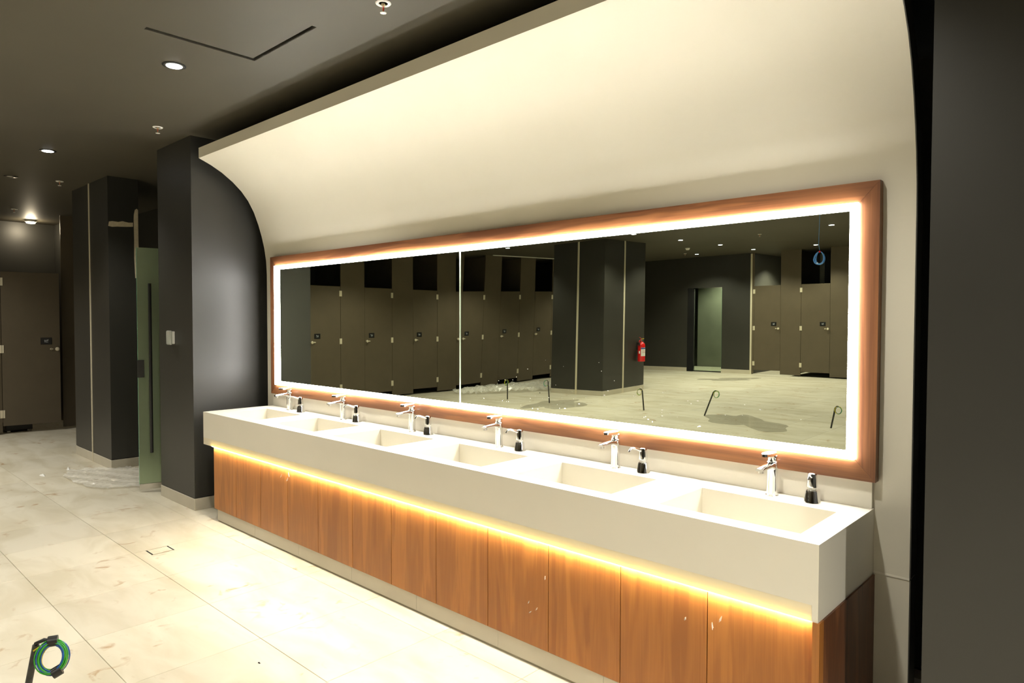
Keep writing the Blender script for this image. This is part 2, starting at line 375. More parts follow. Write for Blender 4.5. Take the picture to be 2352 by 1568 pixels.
# ------------------------------------------------------------------ stall row (x = RX, facing +x)
RX = -6.1
def text_mesh(s, size):
    cu = bpy.data.curves.new('txt', 'FONT'); cu.body = s; cu.size = size; cu.align_x = 'CENTER'; cu.extrude = .0006
    o = bpy.data.objects.new('txt', cu); C.objects.link(o)
    bpy.context.view_layer.update()
    me = bpy.data.meshes.new_from_object(o.evaluated_get(bpy.context.evaluated_depsgraph_get()))
    bpy.data.objects.remove(o); bpy.data.curves.remove(cu)
    return me
def stall_door(name, label, group, mirrored=False):
    """door in its own axes: hinge at origin, leaf along +Y, front towards +X."""
    d = thing(name, label, 'door', group=group)
    W = .685
    leaf = obj('door_leaf', mkbox(-.022, 0, .004, W, .118, 2.275, bev=.0015), 'stall', d)
    hb = bmesh.new(); box(hb, 0, .006, -.028, -.002, -.055, .055, bev=.001); box(hb, 0, .006, .002, .028, -.055, .055, bev=.001); lathe(hb, [(.005, -.055), (.005, .055)], 8, (.005, 0, 0))
    h0 = obj('hinge', hb, 'nickel', d, (0, 0, 2.135))
    for z in (1.195, .285): again(h0, d, (0, 0, z))
    kb = lathe(bmesh.new(), [(.012, 0), (.012, .02), (.024, .026), (.028, .04), (.022, .052), (.006, .056)], 16, axis='x')
    obj('door_knob', kb, 'nickel', d, (0, W - .035, 1.185), smooth=True, angle=40)
    lb = lathe(bmesh.new(), [(.014, 0), (.014, .008), (.008, .010), (.008, .022)], 14, axis='x'); box(lb, .016, .022, -.02, .02, -.005, .005)
    obj('latch', lb, 'nickel', d, (0, W - .105, 1.185))
    pl = obj('sign_plate', mkbox(0, .006, -.068, .068, -.05, .05, bev=.003), 'blackp', d, (0, W - .165, 1.30))
    bm = bmesh.new()   # upper line of script: upright stroke, teeth and a base line
    box(bm, .006, .0068, .020, .0235, .006, .024); box(bm, .006, .0068, -.024, .017, .006, .0095)
    for yy, hh in ((.0155, .016), (.009, .014), (.002, .016), (-.006, .013), (-.021, .017)): box(bm, .006, .0068, yy - .0016, yy + .0016, .006, hh)
    box(bm, .006, .0068, -.0145, -.0105, .001, .004)
    obj('sign_script', bm, 'whitep', pl)
    me = text_mesh('PULL', .021); me.materials.append(M['whitep'])
    t = bpy.data.objects.new('sign_text', me); C.objects.link(t); t.parent = pl
    t.matrix_local = Matrix(((0, 0, 1, .0064), (1, 0, 0, 0), (0, 1, 0, -.018), (0, 0, 0, 1)))
    return d
hy = [-.84] + [-2.2 - 1.25 * k for k in range(8)]
proto = None
GA = 'stall doors along the left row'
for i, y in enumerate(hy):
    if proto is None:
        proto = stall_door('stall_door', 'brown stall door standing ajar past the entry pier, PULL plate, round knob', GA); d = proto
        d.location = (RX, y, 0); d.rotation_euler = (0, 0, math.radians(-9))
    else:
        d = copy_tree(proto); d.location = (RX, y, 0); d.rotation_euler = (0, 0, 0)
        d['label'] = 'brown closed stall door with PULL plate, %s after the ajar one' % ORD[i - 1]
# pilasters between the doors, from the floor to the ceiling
edges = [(.12, -.11)]
for i, y in enumerate(hy):
    lo = hy[i + 1] + .69 if i + 1 < len(hy) else FY
    edges.append((y - .002, lo))
k = 1
for a, b in edges:
    struct('wall_pilaster_%d' % k, mkbox(RX - .022, RX, b, a, .03, CZ), 'stall', 'brown laminate pilaster between stall doors, left row', 'partition'); k += 1
# partitions between stalls
for a, b in edges[1:-1]:
    yc = (a + b) / 2
    struct('wall_partition_%d' % k, mkbox(X0, RX - .023, yc - .01, yc + .01, .03, CZ), 'stall', 'brown laminate partition inside the left stall row', 'partition'); k += 1
struct('wall_stall_end', mkbox(X0, RX + .02, .12, .16, 0, CZ), 'black', 'black end wall of the left stall row', 'wall')
bm = mkbox(X0, X0 + .012, Y0, Y1, 0, .105); struct('baseboard_left', bm, 'skirt', 'pale baseboard inside the left stalls', 'baseboard')

# stall block facing the mirror at the far end (faces +y)
GB = 'stall doors of the far block'
hx = [-2.06, -.865, .33, 1.525]
for i, x in enumerate(hx):
    d = copy_tree(proto); d.location = (x, FY, 0); d.rotation_euler = (0, 0, 0)
    # leaf runs along +X and faces +Y: mirror the row door about the diagonal
    d.matrix_world = Matrix(((0, 1, 0, x), (1, 0, 0, FY), (0, 0, 1, 0), (0, 0, 0, 1)))
    d['label'] = 'brown stall door with PULL plate, %s from the pale metal corner strip' % ORD[i]; d['group'] = GB
    tx = [g for c in d.children if c.name.startswith('sign_plate') for g in c.children]
    for g in tx:   # the swap above flips handedness, turn the print back round
        if g.name.startswith('sign_text'): g.matrix_local = Matrix(((0, 0, 1, .0064), (-1, 0, 0, 0), (0, 1, 0, -.018), (0, 0, 0, 1)))
pe = [(-2.112, -2.062)] + [(hx[i] + .69, hx[i + 1] - .002 if i + 1 < len(hx) else X1) for i in range(len(hx))]
for a, b in pe:
    struct('wall_pilaster_%d' % k, mkbox(a, b, FY - .022, FY, .03, CZ), 'stall', 'brown laminate pilaster between far block stall doors', 'partition'); k += 1
for a, b in pe[1:-1]:
    xc = (a + b) / 2
    struct('wall_partition_%d' % k, mkbox(xc - .01, xc + .01, Y0, FY - .023, .03, CZ), 'stall', 'brown laminate partition inside the far block', 'partition'); k += 1
struct('wall_partition_%d' % k, mkbox(-2.20, -2.16, Y0, FY - .14, 0, CZ), 'black', 'black wall between far lobby and far stalls', 'wall'); k += 1
struct('wall_stall_tiles', mkbox(-2.15, -.99, Y0 + .002, Y0 + .02, 0, CZ), plain('stall_tile', (.42, .42, .32), .35, vary=.1, scale=3), 'pale wall inside the lit far stall', 'wall')

# ------------------------------------------------------------------ far glass door
g = thing('glass_door', 'clear glass door set in the far black wall', 'door', (-3.78, FY - .05, 0))
obj('pane', mkbox(0, .805, -.005, .005, .03, 2.27), 'clear', g)
obj('polished_edge', mkbox(.806, .822, -.007, .007, .03, 2.24), 'edge', g)
bm = bmesh.new(); box(bm, 0, .825, -.012, .012, .0, .03); obj('bottom_rail', bm, 'blackp', g)
struct('door_1', mkbox(-3.97, -3.79, FY - .10, FY - .002, 0, 2.29), 'blackdeep', 'black jamb panel beside the far glass door', 'door')

# ------------------------------------------------------------------ frosted entry door, standing open
F = Vector((-1.254, -.683)); ang = math.atan2(.968, .25)
g = thing('frosted_door', 'tall frosted green glass door standing open beside the pier, black bar handle', 'door', (F.x, F.y, 0), ang)
obj('pane', mkbox(0, .80, -.006, .006, .075, 2.27), 'frost', g)
obj('polished_edge', mkbox(-.003, 0, -.006, .006, .075, 2.27), 'edge', g)
obj('bottom_rail', mkbox(0, .80, -.009, .009, .022, .074), 'steel', g)
bm = bmesh.new()
tube(bm, [(.10, -.055, .37), (.10, -.055, 1.94)], .014, 14)
hd = obj('bar_handle', bm, 'blackp', g, smooth=True, angle=40)
for z in (.62, 1.69):
    b2 = lathe(bmesh.new(), [(.011, -.055), (.011, -.006), (.016, -.006), (.016, .0)], 12, (.10, 0, z), axis='y'); obj('standoff', b2, 'steel', hd)
obj('lock_patch', mkbox(-.004, .05, -.016, .016, 1.07, 1.23, bev=.002), 'blackp', g)
obj('pivot', lathe(bmesh.new(), [(.02, 0), (.02, .022)], 16, (.74, 0, 0)), 'steel', g)

# ------------------------------------------------------------------ vanity counter with six basins
CT, CH, CD, CL = .86, .598, .6135, 4.8125
SX0, SP, SW, SYB, SYF = .1808, .7952, .5658, -.1603, -.5312
v = thing('vanity_counter', 'long cream vanity counter with six rectangular basins sunk in it', 'counter', (0, 0, 0))
xs = [0.0]
for i in range(6): xs += [SX0 + SP * i, SX0 + SP * i + SW]
xs.append(CL); ys = [-CD, SYF, SYB, 0]
bm = bmesh.new()
for i in range(len(xs) - 1):
    for j in range(3):
        if j == 1 and i % 2 == 1: continue
        box(bm, xs[i], xs[i + 1], ys[j], ys[j + 1], CT - .02, CT)
bmesh.ops.remove_doubles(bm, verts=bm.verts, dist=1e-5)
dead = [f for f in bm.faces if len([g2 for g2 in bm.faces if False]) > 0]
seen = {}
for f in bm.faces: seen.setdefault(tuple(sorted(x.index for x in f.verts)), []).append(f)
bm.verts.index_update(); seen = {}
for f in bm.faces: seen.setdefault(tuple(sorted(x.index for x in f.verts)), []).append(f)
for fs in seen.values():
    if len(fs) > 1: bmesh.ops.delete(bm, geom=fs, context='FACES_ONLY')
obj('counter_top', bm, 'stone', v)
def basin():
    bm = bmesh.new(); t = .012; dp = .15; a, b, c, d = 0, SW, SYF, SYB
    z1 = CT - .0005; z0 = CT - dp
    box(bm, a - t, a, c - t, d + t, z0 - t, z1 - .02 + .0005); box(bm, b, b + t, c - t, d + t, z0 - t, z1 - .02 + .0005)
    box(bm, a, b, d, d + t, z0 - t, z1 - .02 + .0005); box(bm, a, b, c - t, c, z0 - t, z1 - .02 + .0005)
    box(bm, a, b, c, d, z0 - t, z0)
    return bm
b0 = obj('basin', basin(), 'stone', v, (SX0, 0, 0))
dr = obj('drain', lathe(bmesh.new(), [(.032, 0), (.032, .003), (.026, .005), (.008, .003)], 24, (SW / 2, (SYF + SYB) / 2, CT - .15)), 'chrome', b0, smooth=True, angle=40)
for i in range(1, 6):
    bb = again(b0, v, (SX0 + SP * i, 0, 0)); again(dr, bb)
LIPZ = CH + .055
obj('apron', mkbox(0, CL, -CD, -CD + .02, LIPZ, CT - .0201), 'stone', v)
lip = obj('apron_lip', mkbox(0.001, CL - .021, -CD, -CD + .005, CH, LIPZ), 'lip', v)
lip.data.materials.append(M['lipback'])
for p in lip.data.polygons:
    if p.normal.y > .5: p.material_index = 1
obj('apron_corner', mkbox(CL - .0205, CL, -CD, -CD + .02, CH, LIPZ), 'stone', v)
obj('end_apron', mkbox(CL - .02, CL, -CD + .0202, 0, CH, CT - .0201), 'stone', v)
obj('end_apron', mkbox(0, .02, -CD + .0202, 0, CH, CT - .0201), 'stone', v)
obj('counter_underside', mkbox(.021, CL - .021, -CD + .03, 0, CH + .005, CH + .012), 'stone', v)
tag(obj('backsplash', mkbox(.02, CL - .004, -.018, 0, CT, .9695, bev=.001), 'stone'), 'low cream backsplash strip between counter and mirror frame', 'backsplash')
bm = bmesh.new(); box(bm, .022, CL - .022, -CD + .0175, -CD + .020, CH + .001, LIPZ - .0005); box(bm, .022, CL - .022, -CD + .0052, -CD + .0174, LIPZ - .004, LIPZ - .0005)
obj('led_light_blocker', bm, 'blackp', v)  # unseen black blocker added so the lip glow fades upward
obj('counter_led_strip', mkbox(.14, CL - .028, -CD + .0062, -CD + .0165, CH - .0035, CH + .003), 'cabled', v)

# ------------------------------------------------------------------ vanity base cabinet
WY = -.594
cb = thing('vanity_cabinet', 'walnut base cabinet of the vanity with twelve tall panels', 'cabinet', (0, 0, 0))
PW = .3876; n0 = 4.795 - 12 * PW
pb = mkbox(.0018, PW - .0018, WY, WY + .02, .098, CH - .008, bev=.0008)
p0 = obj('panel', pb, 'walnut_v', cb, (n0, 0, 0))
for i in range(1, 12): again(p0, cb, (n0 + PW * i, 0, 0))
obj('end_post', mkbox(4.7955, 4.8185, -.6165, WY + .02, .0, CH), 'walnut_v', cb)
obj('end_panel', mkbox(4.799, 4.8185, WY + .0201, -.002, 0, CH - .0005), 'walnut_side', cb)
obj('carcass', mkbox(.16, 4.797, WY + .022, -.004, .002, CH - .01), 'blackdeep', cb)
tk = obj('toe_tile', mkbox(.0008, .6225, -.588, -.573, .012, .0965), 'skirt', cb, (.192, 0, 0))
for i in range(1, 8):
    q = again(tk, cb, (.192 + .6235 * i, 0, 0))
    if i == 7: q.scale = (.385, 1, 1)
obj('toe_gap_strip', mkbox(.195, 4.79, -.584, -.572, 0.0, .0118), 'grout', cb)

# shreds of protective film still stuck on the cabinet panels
bm = bmesh.new()
for x, z in ((3.615, 0.424), (3.515, 0.287), (3.521, 0.244), (3.561, 0.268), (1.216, 0.511), (1.305, 0.501), (0.592, 0.210), (4.319, 0.451), (4.435, 0.451), (4.460, 0.486), (1.335, 0.536)):
    hgt = R.uniform(.012, .03); wd = R.uniform(.003, .007); sl = R.uniform(-.5, .5)
    pts = [(-wd, 0), (wd * .4, hgt * .3), (wd, hgt), (wd * .2, hgt * .8), (-wd * .6, hgt * .45)]
    F_ = [bm.verts.new((x + a + sl * b, WY - .0012 - .003 * R.random(), z + b)) for a, b in pts]; B_ = [bm.verts.new((q.co.x, WY - .0002, q.co.z)) for q in F_]
    bm.faces.new(F_)
    for q in range(5): bm.faces.new((F_[q], B_[q], B_[(q + 1) % 5], F_[(q + 1) % 5]))
fs_ = obj('film_shreds', bm, 'sheet', cb); fs_['kind'] = 'stuff'

# ------------------------------------------------------------------ framed mirror with light border
mr = thing('wall_mirror', 'long walnut framed mirror with a glowing white light border', 'mirror', (0, 0, 0))
FX0, FX1, FZ0, FZ1, FT = .036, 4.826, .9705, 2.142, -.045
LX0, LX1, LZ0, LZ1, LW = .130, 4.751, 1.052, 2.062, .0285
def rail(poly, mat): return obj('frame_rail', prism(bmesh.new(), poly, 'y', FT, -.0005), mat, mr)
e = .0006
rail([(FX0, FZ1), (FX1, FZ1), (LX1 - e, LZ1), (LX0 + e, LZ1)], 'walnut_h')
rail([(FX0, FZ0), (FX1, FZ0), (LX1 - e, LZ0), (LX0 + e, LZ0)], 'walnut_h')
rail([(FX0, FZ0 + e), (LX0, LZ0 + e), (LX0, LZ1 - e), (FX0, FZ1 - e)], 'walnut_s')
rail([(FX1, FZ0 + e), (LX1, LZ0 + e), (LX1, LZ1 - e), (FX1, FZ1 - e)], 'walnut_s')
IX0, IX1, IZ0, IZ1 = LX0 + LW, LX1 - LW, LZ0 + LW, LZ1 - LW
def bar(poly): return obj('light_bar', prism(bmesh.new(), poly, 'y', -.060, -.004), 'mirrorled', mr)
bar([(LX0, LZ1), (LX1, LZ1), (IX1, IZ1), (IX0, IZ1)]); bar([(LX0, LZ0), (LX1, LZ0), (IX1, IZ0), (IX0, IZ0)])
bar([(LX0, LZ0), (IX0, IZ0), (IX0, IZ1), (LX0, LZ1)]); bar([(LX1, LZ0), (IX1, IZ0), (IX1, IZ1), (LX1, LZ1)])
SEAM = 2.436
MY = -.040
obj('mirror_glass', mkbox(IX0, SEAM, MY, MY + .006, IZ0, IZ1), 'mirror', mr)
def warp(x, z):      # the second sheet sits slightly twisted on the wall
    t = min(1, max(0, (x - SEAM) / 2.3))
    return MY - .006 - .005 * (x - IX1) - .0085 * (1 - (1 - t) ** 2) * (z - 1.55)
bm = bmesh.new(); NX, NZ = 60, 16; V = {}
for i in range(NX + 1):
    for j in range(NZ + 1):
        x = SEAM + .002 + (IX1 - SEAM - .002) * i / NX; z = IZ0 + (IZ1 - IZ0) * j / NZ
        V[i, j] = (bm.verts.new((x, warp(x, z), z)), bm.verts.new((x, warp(x, z) + .006, z)))
for i in range(NX):
    for j in range(NZ):
        bm.faces.new([V[i, j][0], V[i + 1, j][0], V[i + 1, j + 1][0], V[i, j + 1][0]])
        bm.faces.new([V[i, j][1], V[i, j + 1][1], V[i + 1, j + 1][1], V[i + 1, j][1]])
gl = obj('mirror_glass', bm, 'mirror', mr, smooth=True)
obj('glass_edge', mkbox(SEAM, SEAM + .002, MY, MY + .005, IZ0, IZ1), 'seam', mr)
obj('backing_board', mkbox(IX0, IX1, -.012, -.003, IZ0, IZ1), 'blackp', mr)
bm = bmesh.new()     # dried water specks on the glass
for _ in range(70):
    x = R.triangular(2.5, 4.6, 3.1); z = IZ0 + .02 + abs(R.gauss(0, .11)); s = R.uniform(.001, .0028)
    y = (warp(x, z) if x > SEAM else MY) - .0004
    L_ = s * R.choice((1, 1, 2.5))
    vv = [bm.verts.new((x + L_ * math.cos(a), y, z + s * math.sin(a))) for a in [PI / 3 * q for q in range(6)]]
    vw = [bm.verts.new((q.co.x, y - .0003, q.co.z)) for q in vv]
    bm.faces.new(vw)
    for q in range(6): bm.faces.new((vv[q], vv[(q + 1) % 6], vw[(q + 1) % 6], vw[q]))
sp = obj('water_specks', bm, 'white', mr); sp['kind'] = 'stuff'

# ------------------------------------------------------------------ taps and soap dispensers
def make_tap():
    t = thing('basin_tap', 'chrome single lever tap standing behind a basin of the vanity', 'tap', group='chrome taps along the vanity')
    obj('body', lathe(bmesh.new(), [(.027, 0), (.027, .004), (.0235, .007), (.0225, .03), (.0225, .10), (.0235, .125), (.0225, .145), (.018, .149)], 28), 'chrome', t, smooth=True, angle=35)
    bm = bmesh.new(); sec = []
    for s in range(9):
        q = s / 8; y = .012 - .142 * q; hw = .0205 - .004 * q
        zt = .1475 - .010 * q - .004 * q * q; zb = .088 + .036 * min(1, q * 2.4) ** .6 if q < .42 else .124 - .001 * (q - .42)
        zb = min(zb, zt - .011)
        ring = []
        for a in range(12):
            th = 2 * PI * a / 12; cx = math.copysign(abs(math.cos(th)) ** .5, math.cos(th)); sz = math.copysign(abs(math.sin(th)) ** .5, math.sin(th))
            ring.append(bm.verts.new((hw * cx, y, (zt + zb) / 2 + (zt - zb) / 2 * sz)))
        sec.append(ring)
    for a, b in zip(sec, sec[1:]):
        for q in range(12): bm.faces.new((a[q], a[(q + 1) % 12], b[(q + 1) % 12], b[q]))
    bm.faces.new(sec[0][::-1]); bm.faces.new(sec[-1])
    s_ = obj('spout', bm, 'chrome', t, smooth=True, angle=40)
    obj('aerator', lathe(bmesh.new(), [(.010, .112), (.011, .1125), (.011, .124)], 16, (0, -.114, 0)), 'steel', s_)
    obj('cartridge', lathe(bmesh.new(), [(.0195, .146), (.0205, .150), (.0205, .171), (.018, .174)], 24), 'chrome', t, smooth=True, angle=35)
    top = []
    for q in range(33):
        u = q / 32 * 2 * PI; cy = math.cos(u); sx = math.sin(u)
        y = -.036 + .060 * cy; hw = .0215 if cy > 0 else .0215 * (1 - .25 * cy * cy)
        top.append((hw * math.copysign(abs(sx) ** .75, sx), y))
    top = top[:-1]; bm = bmesh.new()
    A = [bm.verts.new((x, y, .173 + max(0, -(y + .02)) * .05)) for x, y in top]; B = [bm.verts.new((x * .96, -.036 + (y + .036) * .97, .1865 + max(0, -(y + .02)) * .02)) for x, y in top]
    bm.faces.new(A[::-1]); bm.faces.new(B)
    for q in range(32): bm.faces.new((A[q], A[(q + 1) % 32], B[(q + 1) % 32], B[q]))
    obj('lever', bm, 'chrome', t, smooth=True, angle=40)
    return t
tap = make_tap()
for i, x in enumerate((.412, 1.197, 2.013, 2.82, 3.638, 4.436)):
    o = tap if i == 0 else copy_tree(tap); o.location = (x, -.079, CT)
    o['label'] = 'chrome single lever basin tap, %s from the pier with the switch box' % ORD[i]
def make_soap():
    t = thing('soap_dispenser', 'chrome pump soap dispenser beside a tap on the vanity', 'soap dispenser', group='chrome soap dispensers along the vanity')
    obj('bell_base', lathe(bmesh.new(), [(.034, 0), (.034, .003), (.031, .012), (.0265, .044), (.0235, .051), (.017, .054), (.014, .056)], 28), 'chrome', t, smooth=True, angle=35)
    obj('collar', lathe(bmesh.new(), [(.0165, .055), (.0165, .066)], 24), 'white', t, smooth=True, angle=40)
    obj('pump_head', lathe(bmesh.new(), [(.0225, .064), (.0225, .068), (.0185, .112), (.0175, .119), (.012, .1225)], 28), 'chrome', t, smooth=True, angle=35)
    pts = [(0, -.010, .106), (0, -.03, .113), (0, -.052, .122), (0, -.068, .1265), (0, -.081, .1245), (0, -.089, .117), (0, -.092, .109)]
    obj('nozzle', tube(bmesh.new(), pts, [.0058, .0055, .0052, .005, .005, .005, .0052], 12), 'chrome', t, smooth=True, angle=60)
    return t
soap = make_soap()
for i, (x, a) in enumerate(((.585, -24), (1.372, -20), (2.178, -14), (2.985, -14), (3.80, -14), (4.60, 12))):
    o = soap if i == 0 else copy_tree(soap); o.location = (x, -.078, CT); o.rotation_euler = (0, 0, math.radians(a))
    o['label'] = 'chrome pump soap dispenser, %s from the pier with the switch box' % ORD[i]

# ------------------------------------------------------------------ switch box on the left pier
s = thing('switch_box', 'small grey surface switch box with a clear cover on the black pier', 'switch', (-.665, -.588, 1.448))
obj('back_box', mkbox(-.04, .04, -.022, 0, -.055, .055, bev=.004), 'white', s)
obj('cover', mkbox(-.046, .046, -.045, -.0222, -.062, .062, bev=.008), 'acryl', s)
obj('rocker', mkbox(-.03, -.008, -.03, -.0222, .012, .034), 'whitep', s)
obj('neon', mkbox(-.03, -.016, -.032, -.0222, .036, .044), 'red', s)

# ------------------------------------------------------------------ ceiling fittings
def downlight(lit=True):
    d = thing('downlight', 'round recessed ceiling downlight, lit, white lens', 'light', group='recessed downlights in the dark ceiling')
    obj('trim_ring', lathe(bmesh.new(), [(.058, -.004), (.066, -.003), (.066, .0), (.056, .0)], 28), 'blackp', d, smooth=True, angle=40)
    obj('reflector', lathe(bmesh.new(), [(.0565, -.0045), (.046, -.0055), (.046, -.004)], 28), 'steel', d)
    obj('lens', lathe(bmesh.new(), [(.045, -.0052), (.043, -.0075), (.01, -.009)], 28), 'lens', d, smooth=True)
    return d
def lamp_under(d, wts, colr=(1, .955, .85), cone=126):
    l = bpy.data.lights.new('downlight_bulb', 'SPOT'); l.energy = wts; l.color = colr; l.shadow_soft_size = .045; l.spot_size = math.radians(cone); l.spot_blend = .6
    o = bpy.data.objects.new('downlight_bulb', l); C.objects.link(o); o.parent = d; o.location = (0, 0, -.02); return o
dl = downlight()
DLAB = {0: 'lit round recessed downlight beside the askew ceiling hatch', 1: 'lit round recessed downlight in front of the frosted glass door', 2: 'lit round recessed downlight above the right end of the vanity', 3: 'lit round recessed downlight out past the right pier', 16: 'lit round recessed downlight straight before the far glass door'}
spots = [(1.271, -1.29), (-1.73, -1.253), (4.42, -1.29), (7.27, -2.4), (8.23, -3.2), (-4.7, -2.95), (-1.68, -2.95), (-3.3, -2.4), (-5.1, -1.9), (-1.68, -4.7), (-1.68, -6.4), (-1.68, -8.12), (-1.68, -9.85), (-1.63, -11.51), (-1.65, -13.26), (-3.2, -13.32), (-.2, -13.34),
         (1.35, -9.78), (1.3, -6.4), (1.3, -4.0), (4.3, -4.0), (4.3, -6.4), (4.3, -9.78), (-4.7, -7.77), (-4.7, -4.7), (-4.7, -11.5), (1.35, -13.0)]  # mostly unseen downlights, added to brighten the floor
for i, (x, y) in enumerate(spots):
    d = dl if i == 0 else copy_tree(dl)
    d.location = (x, y, CZ)
    if i in DLAB: d['label'] = DLAB[i]
    else: d['label'] = 'lit round recessed downlight over the floor, set of seen ones and added unseen ones'
for d in [o for o in bpy.data.objects if o.name.startswith('downlight') and o.parent is None and o.type == 'EMPTY']:
    dim = 2.2 if d.location.x > 5 else .48 if d.location.x < 0 and d.location.y > -3 else .72 if d.location.y > -1.4 else 1
    lamp_under(d, DOWNLIGHT_W * dim, cone=136 if d.location.x > 5 else 126)
d = copy_tree(dl); d.location = (-3.325, -1.225, CZ); d['label'] = 'round ceiling downlight switched off, dull grey lens, before the stall row'; d['group'] = 'unlit downlight'
for c in list(d.children):
    if c.type == 'LIGHT': bpy.data.objects.remove(c)
    elif c.name.startswith('lens'):
        c.data = c.data.copy(); c.data.materials[0] = M['steel']
    elif c.name.startswith('downlight_bulb'): bpy.data.objects.remove(c)
# stall lamps
st = thing('stall_lamp', 'small bright surface lamp on the ceiling over the ajar stall', 'light', (-6.95, -.29, CZ))
obj('lamp_body', lathe(bmesh.new(), [(.075, 0), (.075, -.03), (.065, -.035)], 24), 'white', st)
obj('lamp_lens', lathe(bmesh.new(), [(.06, -.036), (.055, -.05), (.02, -.056)], 24), 'lampglow', st, smooth=True)
l = bpy.data.lights.new('stall_bulb', 'POINT'); l.energy = 7; l.color = (1, .84, .58); l.shadow_soft_size = .05
o = bpy.data.objects.new('stall_bulb', l); C.objects.link(o); o.parent = st; o.location = (0, 0, -.10)
st2 = thing('stall_lamp', 'small surface lamp on the ceiling inside the lit far stall', 'light', (-1.55, -15.2, CZ))
obj('lamp_body', lathe(bmesh.new(), [(.075, 0), (.075, -.03), (.065, -.035)], 24), 'white', st2)
obj('lamp_lens', lathe(bmesh.new(), [(.06, -.036), (.055, -.05), (.02, -.056)], 24), 'lens', st2, smooth=True)
lamp_under(st2, 320).location = (0, 0, -.07)
st3 = copy_tree(st2); st3.location = (-3.4, -15.2, CZ); st3['label'] = 'small surface lamp added on the ceiling of the far lobby to light it'  # unseen lamp added to brighten the lobby floor and wall

def sprinkler():
    s = thing('sprinkler', 'pendant fire sprinkler with white ring and red bulb on the ceiling', 'sprinkler', group='fire sprinklers in the ceiling')
    bm = bmesh.new(); lathe(bm, [(.022, 0), (.022, -.004), (.034, -.006), (.038, -.002), (.038, 0)], 24)
    obj('escutcheon', bm, 'white', s, smooth=True, angle=40)
    bm = bmesh.new(); lathe(bm, [(.010, -.003), (.010, -.012), (.006, -.014)], 12)
    for q in (-1, 1): tube(bm, [(q * .009, 0, -.012), (q * .010, 0, -.024), (q * .004, 0, -.042), (0, 0, -.046)], .0018, 6)
    obj('yoke', bm, 'brass', s)
    obj('bulb', lathe(bmesh.new(), [(.001, -.013), (.0028, -.018), (.0028, -.032), (.001, -.04)], 10), 'redglass', s, smooth=True)
    bm = bmesh.new()
    pts = []
    for q in range(48):
        r = .0165 if (q // 2) % 2 else .0125
        pts.append((r * math.cos(2 * PI * q / 48), r * math.sin(2 * PI * q / 48)))
    prism(bm, pts, 'z', -.0485, -.0465); obj('deflector', bm, 'white', s)
    return s
spk = sprinkler()
SLAB = ['beside the askew ceiling hatch', 'above the pier with the switch box', 'above the pier with filler patches', 'before the ajar stall door', 'over open floor past the big pier', 'before the far glass door', 'before the closed stall row']
for i, (x, y) in enumerate(((2.855, -.92), (-.20, -.86), (-3.24, -.80), (-5.9, -.70), (-.14, -10.2), (-3.3, -12.9), (-4.6, -9.4))):
    o = spk if i == 0 else copy_tree(spk); o.location = (x, y, CZ)
    o['label'] = 'pendant fire sprinkler with white ring and red bulb, ' + SLAB[i]
sd = thing('smoke_detector', 'white round smoke detector on the ceiling near the big pier', 'detector', (-2.5, -11.6, CZ))
obj('base', lathe(bmesh.new(), [(.055, 0), (.055, -.012), (.05, -.016)], 24), 'white', sd)
obj('dome', lathe(bmesh.new(), [(.046, -.015), (.044, -.034), (.03, -.045), (.01, -.047)], 24), 'white', sd, smooth=True, angle=40)
# white flex conduit along the ceiling before the left stall row
tag(obj('ceiling_conduit', tube(bmesh.new(), [(-5.95, -8.55, CZ - .012), (-5.95, -9.6, CZ - .012), (-5.95, -10.9, CZ - .012)], .011, 8), 'white'), 'thin white conduit clipped under the ceiling along the stall row', 'conduit')

# ------------------------------------------------------------------ blue cable coil
bc = thing('cable_coil', 'blue network cable hanging from the ceiling in a tied coil', 'cable', (2.14, -7.0, CZ))
dz = -.68
obj('drop', tube(bmesh.new(), [(-.004, 0, 0), (-.006, 0, -.2), (-.014, 0, -.45), (-.016, 0, -.58), (0, 0, dz)], .0035, 8), 'cableblue', bc, smooth=True)
for q in range(8):
    a = R.uniform(.058, .082); hgt = R.uniform(.135, .185); off = R.uniform(-.016, .016); ph = R.uniform(-.02, .02); bm = bmesh.new()
    pts = []
    for k2 in range(28):
        u = 2 * PI * k2 / 28; pts.append((a * math.sin(u) * (.7 + .3 * (1 - math.cos(u)) / 2) + off * (1 - math.cos(u)) / 2, ph * math.sin(u) + R.uniform(-.002, .002), dz - hgt / 2 * (1 - math.cos(u))))
    obj('cable_loop', tube(bm, pts, .0032, 6, closed=True), 'cableblue', bc, smooth=True)
obj('tie', lathe(bmesh.new(), [(.010, -.012), (.013, 0), (.010, .012)], 10, (0, 0, dz - .002)), 'red', bc)
obj('plug', mkbox(-.038, -.022, -.008, .008, dz - .165, dz - .148), 'white', bc)

